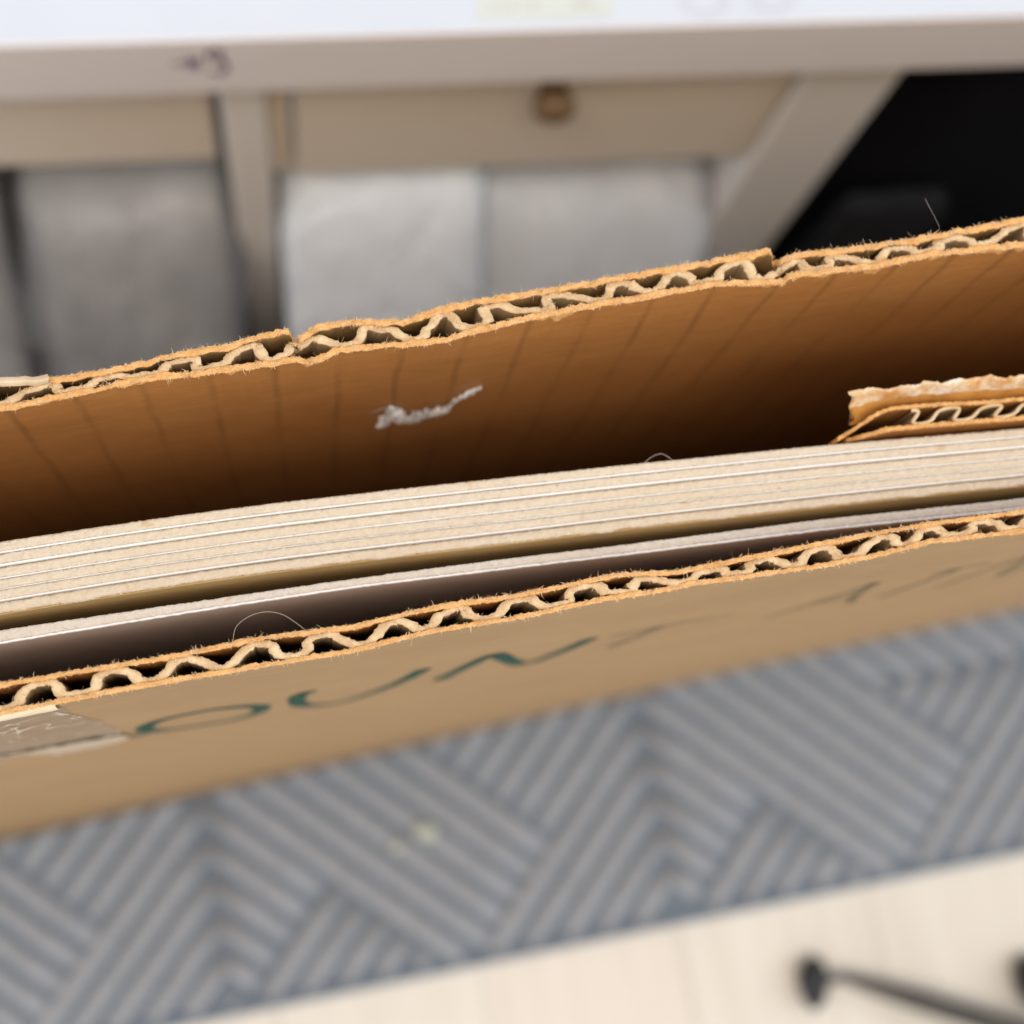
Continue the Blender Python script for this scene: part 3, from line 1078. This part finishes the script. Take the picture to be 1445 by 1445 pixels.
for _ in range(26):
    px, pz, _w = rnd.choice(dense)
    p = Vector((px, back_in(px, pz) - 0.3, pz))
    d = Vector((rnd.gauss(0, 0.6), -abs(rnd.gauss(0, 0.5)), rnd.gauss(0, 0.8)))
    m.tube([p, p + d * 0.5, p + d + Vector((rnd.gauss(0, .25), 0, rnd.gauss(0, .3)))], [0.03, 0.025, 0.01], 3, cap=False)
for _ in range(9):
    p = Vector((15.0 + rnd.gauss(0, 0.28), 0, 357.3 + rnd.gauss(0, 0.7)))
    p.y = back_in(p.x, p.z) - 0.35
    m.tube([p + Vector((-.2, 0, -.2)), p + Vector((0, -.15, 0)), p + Vector((.2, .05, .25))], [0.08, 0.22, 0.08], 5)
ps = m.build('paper_scrap', M['scrap_film'], None, origin=(20, 45.7, 360))
ps.location = (0.020, 0.0457, 0.360)
tag(ps, 'torn white paper scrap stuck to the inside of the back panel', 'scrap')


def strand(name, pts, rad, label):
    P_ = []
    for i in range(len(pts) - 1):
        p0, p1, p2, p3 = pts[max(0, i - 1)], pts[i], pts[i + 1], pts[min(len(pts) - 1, i + 2)]
        for s in range(5):
            t = s / 5
            P_.append(tuple(0.5 * (2 * p1[c] + (p2[c] - p0[c]) * t + (2 * p0[c] - 5 * p1[c] + 4 * p2[c] - p3[c]) * t * t + (3 * p1[c] - p0[c] - 3 * p2[c] + p3[c]) * t ** 3) for c in range(3)))
    P_.append(pts[-1])
    m = MB()
    m.tube(P_, rad, 5)
    o = m.build(name, M['hair'], None, origin=pts[0])
    o.location = tuple(c * MM for c in pts[0])
    tag(o, label, 'hair')
    return o


strand('hair', [(-5.7, 18.4, 391.6), (-5.2, 20.0, 392), (-3.8, 20.9, 392), (-2.0, 21.1, 392), (-0.4, 20.5, 392), (0.8, 19.4, 392), (1.7, 18.4, 391.8)], 0.015, 'pale curved hair looped over the near rim of the box')
strand('hair', [(74.95, 49.35, 392.6), (74.4, 50.15, 393.3), (73.8, 51.05, 394.0), (73.15, 52.1, 394.7)], 0.009, 'fine short hair sticking up from the far rim against the black bag')
strand('hair', [(40.0, 30.9, 382.9), (41.0, 31.5, 383.4), (42.2, 31.7, 383.6), (43.0, 31.2, 383.4), (43.6, 30.7, 383.0)], 0.02, 'tiny curled hair on the back edge of the hindmost board')

# ------------------------------------------------------------------ low white table behind
TO = (-0.03536, 0.15402, -0.005)
TR = R(-5.94)
tab = empty('table', TO, TR)
tag(tab, 'low white table with cream drawer fronts and pale legs behind the box', 'table')


def tpart(name, mat, boxes, bevel=1.2, parent=tab):
    m = MB()
    for b in boxes:
        m.box(*b)
    return m.build(name, mat, parent, smooth=False, bevel=bevel)


ZT = 255.0
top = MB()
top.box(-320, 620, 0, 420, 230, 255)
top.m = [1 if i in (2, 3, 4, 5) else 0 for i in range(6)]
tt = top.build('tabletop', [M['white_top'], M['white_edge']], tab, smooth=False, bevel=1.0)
# writing on the edge
m = MB()


def flat_stroke(m, pts, wdt, y):
    for (a, b) in zip(pts, pts[1:]):
        dx, dz = b[0] - a[0], b[1] - a[1]
        l = math.hypot(dx, dz) or 1
        nx, nz = -dz / l * wdt / 2, dx / l * wdt / 2
        ex, ez = dx / l * wdt * 0.3, dz / l * wdt * 0.3
        m.add([(a[0] - ex + nx, y, a[1] - ez + nz), (a[0] - ex - nx, y, a[1] - ez - nz), (b[0] + ex - nx, y, b[1] + ez - nz), (b[0] + ex + nx, y, b[1] + ez + nz)], [(0, 1, 2, 3)])


flat_stroke(m, [(31.6, 245.0), (34.8, 245.6)], 1.0, -0.06)
flat_stroke(m, [(34.6, 247.6), (36.6, 242.6)], 1.0, -0.07)
flat_stroke(m, [(36.6, 247.0), (34.4, 242.8)], 0.9, -0.08)
m.build('ink_mark', M['purple'], tt, smooth=False)
m = MB()
flat_stroke(m, [(40.6, 250.8), (38.6, 249.6), (38.4, 247.0), (40.4, 246.4), (41.2, 249.6)], 1.0, -0.06)
flat_stroke(m, [(40.9, 247.6), (42.0, 242.0), (40.4, 239.6), (38.4, 241.0)], 1.0, -0.07)
m.build('ink_mark', M['purple'], tt, smooth=False)
for i, (ua, ub, va, vb) in enumerate(((132, 142.5, 1.4, 9.0), (146.5, 156, 2.0, 9.5))):
    m = MB()
    cx, cy, rx, ry = (ua + ub) / 2, (va + vb) / 2, (ub - ua) / 2, (vb - va) / 2
    vv, ff = [], []
    for q in range(28):
        an = 2 * math.pi * q / 28
        for rr in (0.55, 1.0):
            vv.append((cx + rx * rr * math.cos(an), cy + ry * rr * math.sin(an), 255.05 + 0.02 * i))
    for q in range(28):
        a, b = 2 * q, 2 * ((q + 1) % 28)
        ff.append((a, a + 1, b + 1, b))
    m.add(vv, ff)
    m.build('ring_mark', M['stain'], tt, smooth=False)
drl = tpart('drawer_front', M['cream'], [(-280, 36.2, 10, 26, 170, 229.5)])
leg = tpart('leg', M['cream_leg'], [(38.9, 49.0, 7.5, 32, 0, 229.9)])
tpart('stile', M['cream'], [(49.3, 54.0, 11, 30, 158, 229.7)], 0.5)
drr = tpart('drawer_front', M['cream'], [(55.2, 170.5, 10, 26, 158, 229.5)])
endp = tpart('end_panel', M['cream_leg'], [(171.5, 194.5, 8, 380, 0, 229.9)])
tpart('leg', M['cream_leg'], [(-310, -284, 8, 34, 0, 229.9)])
tpart('leg', M['cream_leg'], [(590, 612, 8, 34, 0, 229.9)])
tpart('back_panel', M['cream'], [(-310, 612, 384, 394, 0, 229.9)])
# turned knob on the right drawer
m = MB()
prof = [(0, 3.4), (-2, 3.4), (-3, 4.4), (-5, 5.0), (-7, 4.6), (-8, 2.8), (-8.4, 0.2)]
vv, ff = [], []
for (yy, rr) in prof:
    for q in range(20):
        an = 2 * math.pi * q / 20
        vv.append((113.5 + rr * math.cos(an), 10 + yy, 206 + rr * math.sin(an)))
for i in range(len(prof) - 1):
    for q in range(20):
        q2 = (q + 1) % 20
        ff.append((i * 20 + q, (i + 1) * 20 + q, (i + 1) * 20 + q2, i * 20 + q2))
m.add(vv, ff)
m.build('knob', M['knob'], drr)

# label lying on the table top
lab = empty('paper_label', TO, TR)
tag(lab, 'small pale yellow printed label on the white tabletop', 'label')
m = MB()
m.box(91.5, 118.5, 2.6, 20, 255.0, 255.2)
m.build('sheet', M['label'], lab, smooth=False)
m = MB()
rnd = random.Random(3)
u = 94.0
while u < 115:
    wd = rnd.uniform(0.8, 2.0)
    for vrow in (4.4, 8.0, 11.5):
        if rnd.random() < 0.85:
            m.box(u, u + wd, vrow, vrow + 1.4, 255.205, 255.23)
    u += wd + rnd.uniform(0.4, 1.0)
m.build('print', M['label_ink'], lab, smooth=False)


# things on the floor below the table
def pillow(m, u0, u1, v0, v1, z0, z1, amp, seed, n=18, slump=0.0):
    """a soft, slightly wrinkled pack: a rounded block"""
    vv, ff = [], []
    cu, cv, cz = (u0 + u1) / 2, (v0 + v1) / 2, (z0 + z1) / 2
    hu, hv, hz = (u1 - u0) / 2, (v1 - v0) / 2, (z1 - z0) / 2
    idx = {}

    def vert(a, b, c):
        key = (round(a, 5), round(b, 5), round(c, 5))
        if key in idx:
            return idx[key]
        p = 16.0
        l = (abs(a) ** p + abs(b) ** p + abs(c) ** p) ** (1 / p)
        x_, y_, z_ = a / l, b / l, c / l
        w_ = amp * noise.noise(Vector((x_ * 2.4 + seed, y_ * 2.4, z_ * 2.4))) + amp * 0.4 * noise.noise(Vector((x_ * 7 + seed, y_ * 7, z_ * 7)))
        idx[key] = len(vv)
        zq = max(z0, cz + z_ * (hz + w_))
        sl = slump * (1 - (zq - z0) / (z1 - z0)) * (0.5 - y_ * 0.5)
        vv.append((cu + x_ * (hu + w_), cv + y_ * (hv + w_) - sl, zq))
        return idx[key]
    for ax in range(3):
        for sg in (-1, 1):
            for i in range(n):
                for j in range(n):
                    q = []
                    for (di, dj) in ((0, 0), (1, 0), (1, 1), (0, 1)):
                        a = -1 + 2 * (i + di) / n
                        b = -1 + 2 * (j + dj) / n
                        c = [0, 0, 0]
                        c[ax] = sg
                        c[(ax + 1) % 3] = a
                        c[(ax + 2) % 3] = b
                        q.append(vert(*c))
                    ff.append(tuple(q) if sg > 0 else tuple(q[::-1]))
    m.add(vv, ff)


def pack(name, u0, u1, v0, v1, z1, inner, outer, label, cat, seed, amp=2.0, slump=0.0):
    loc = Matrix.Translation(TO) @ Matrix.Rotation(TR, 4, 'Z') @ Vector(((u0 + u1) / 2 * MM, (v0 + v1) / 2 * MM, 0))
    r = empty(name, loc, TR)
    tag(r, label, cat)
    o = ((u0 + u1) / 2, (v0 + v1) / 2, 0)
    m = MB()
    pillow(m, u0 + 3, u1 - 3, v0 + 4, v1 - 3, 0.4, z1 - 4, amp, seed, slump=slump)
    m.build('contents', inner, r, origin=o)
    m = MB()
    pillow(m, u0, u1, v0, v1, 0.05, z1, amp * 1.2, seed + 3, slump=slump)
    m.build('wrapping', outer, r, origin=o)
    return r


pack('plastic_bag', -20, 38, 9, 120, 132, M['pack_grey'], M['bin_grey'], 'smoky grey plastic bag under the table left of the pale leg', 'bag', 1.0, 3.0, 74.0)
pack('storage_box', 50.2, 106, 10, 150, 140, M['pack'], M['bin_white'], 'milky bluish-white plastic box under the table right of the pale leg', 'storage box', 2.0, 0.8, 88.0)
pack('wrapped_pack', 101, 171.3, 10, 150, 128, M['pack'], M['wrap'], 'white pack in shiny clear wrap below the drawer with the knob', 'pack', 4.0, 3.2, 88.0)
pack('plastic_bag', -74, -22, 12, 120, 140, M['pack_grey'], M['bin_grey'], 'dark plastic bag at the left edge of the picture under the table', 'bag', 6.0, 2.5, 74.0)
pack('paper_bag', -62, -36, -96, -70, 40, M['beige'], M['beige'], 'small beige paper bag standing before the plastic bags at the left', 'bag', 8.0, 2.0)
# black bag under the right end of the table
bb = empty('black_bag', Matrix.Translation(TO) @ Matrix.Rotation(TR, 4, 'Z') @ Vector((0.32, 0.12, 0)), TR)
tag(bb, 'large black fabric bag under the right end of the table', 'bag')
m = MB()
pillow(m, 200, 470, 12, 250, 0.05, 215, 2.5, 11.0, 22)
m.build('body', M['black'], bb, origin=(320, 120, 0))
m = MB()
pillow(m, 206, 236, 4.0, 10.5, 10, 130, 1.0, 13.0, 10)
m.build('side_pocket', M['black_grey'], bb, origin=(320, 120, 0))
for i, zz in enumerate((74, 82)):
    m = MB()
    m.box(246, 460, 6.5, 8.6, zz, zz + 5)
    m.build('strap', M['black_grey'], bb, smooth=False, origin=(320, 120, 0), bevel=0.6)

# ------------------------------------------------------------------ small black stand on the floor, bottom right
st = empty('small_stand', (0.236, -0.124, -0.005))
tag(st, 'black stand with thin metal legs and rubber feet on the pale floor', 'stand')
SO = (236, -124, -5)
HUB = Vector((238, -123, 12))


def foot_leg(tip, neck, a):
    m = MB()
    tipv, nk = Vector(tip), Vector(neck)
    d = (HUB - nk)
    m.tube([tipv + Vector((0, 0, 0)), tipv.lerp(nk, 0.6), nk, nk + d * 0.12, nk + d * 0.3, nk + d * 0.7, HUB], [1.8, 1.4, 1.7, 2.8, 3.7, 3.9, 4.0], 10)
    lg = m.build('leg', M['steel'], st, origin=SO)
    m = MB()
    ca, sa = math.cos(a), math.sin(a)
    vv, ff = [], []
    nu, nv = 18, 10
    for j in range(nv + 1):
        ph = -math.pi / 2 + math.pi * j / nv
        for i in range(nu):
            th = 2 * math.pi * i / nu
            lx = 5.0 * math.cos(ph) * math.cos(th) * (1 + 0.16 * math.sin(th))
            ly = 8.8 * math.cos(ph) * math.sin(th)
            vv.append((tipv.x + lx * ca - ly * sa, tipv.y + lx * sa + ly * ca, max(-4.95, tipv.z + 5.2 * math.sin(ph))))
    for j in range(nv):
        for i in range(nu):
            i2 = (i + 1) % nu
            ff.append((j * nu + i, j * nu + i2, (j + 1) * nu + i2, (j + 1) * nu + i))
    m.add(vv, ff)
    m.build('rubber_foot', M['rubber'], lg, origin=SO)


foot_leg((148, -81, 0), (157, -80.5, 3), R(-10))
foot_leg((220.0, -94.5, 0), (222, -99, 3), R(-10))
foot_leg((262, -170, 0), (259, -163, 3), R(-40))
m = MB()
m.tube([(238, -123, 6), (238, -123, 12), (238, -123, 22), (238, -123, 70)], [4, 6, 5, 4], 14)
m.build('post', M['steel'], st, origin=SO)

# specks of debris on the mat
for (xx, yy, s, lb) in ((32.0, -9.5, 2.0, 'pale crumb on the mat below the letter N'), (22.0, -12.5, 1.2, 'smaller pale crumb left of the other on the mat')):
    m = MB()
    pillow(m, xx - s * 1.6, xx + s * 1.6, yy - s, yy + s, 0.05, s * 0.9, 0.25, xx, 4)
    o = m.build('crumb', M['crumb'], None, origin=(xx, yy, 0))
    o.location = (xx * MM, yy * MM, 0)
    tag(o, lb, 'crumb')
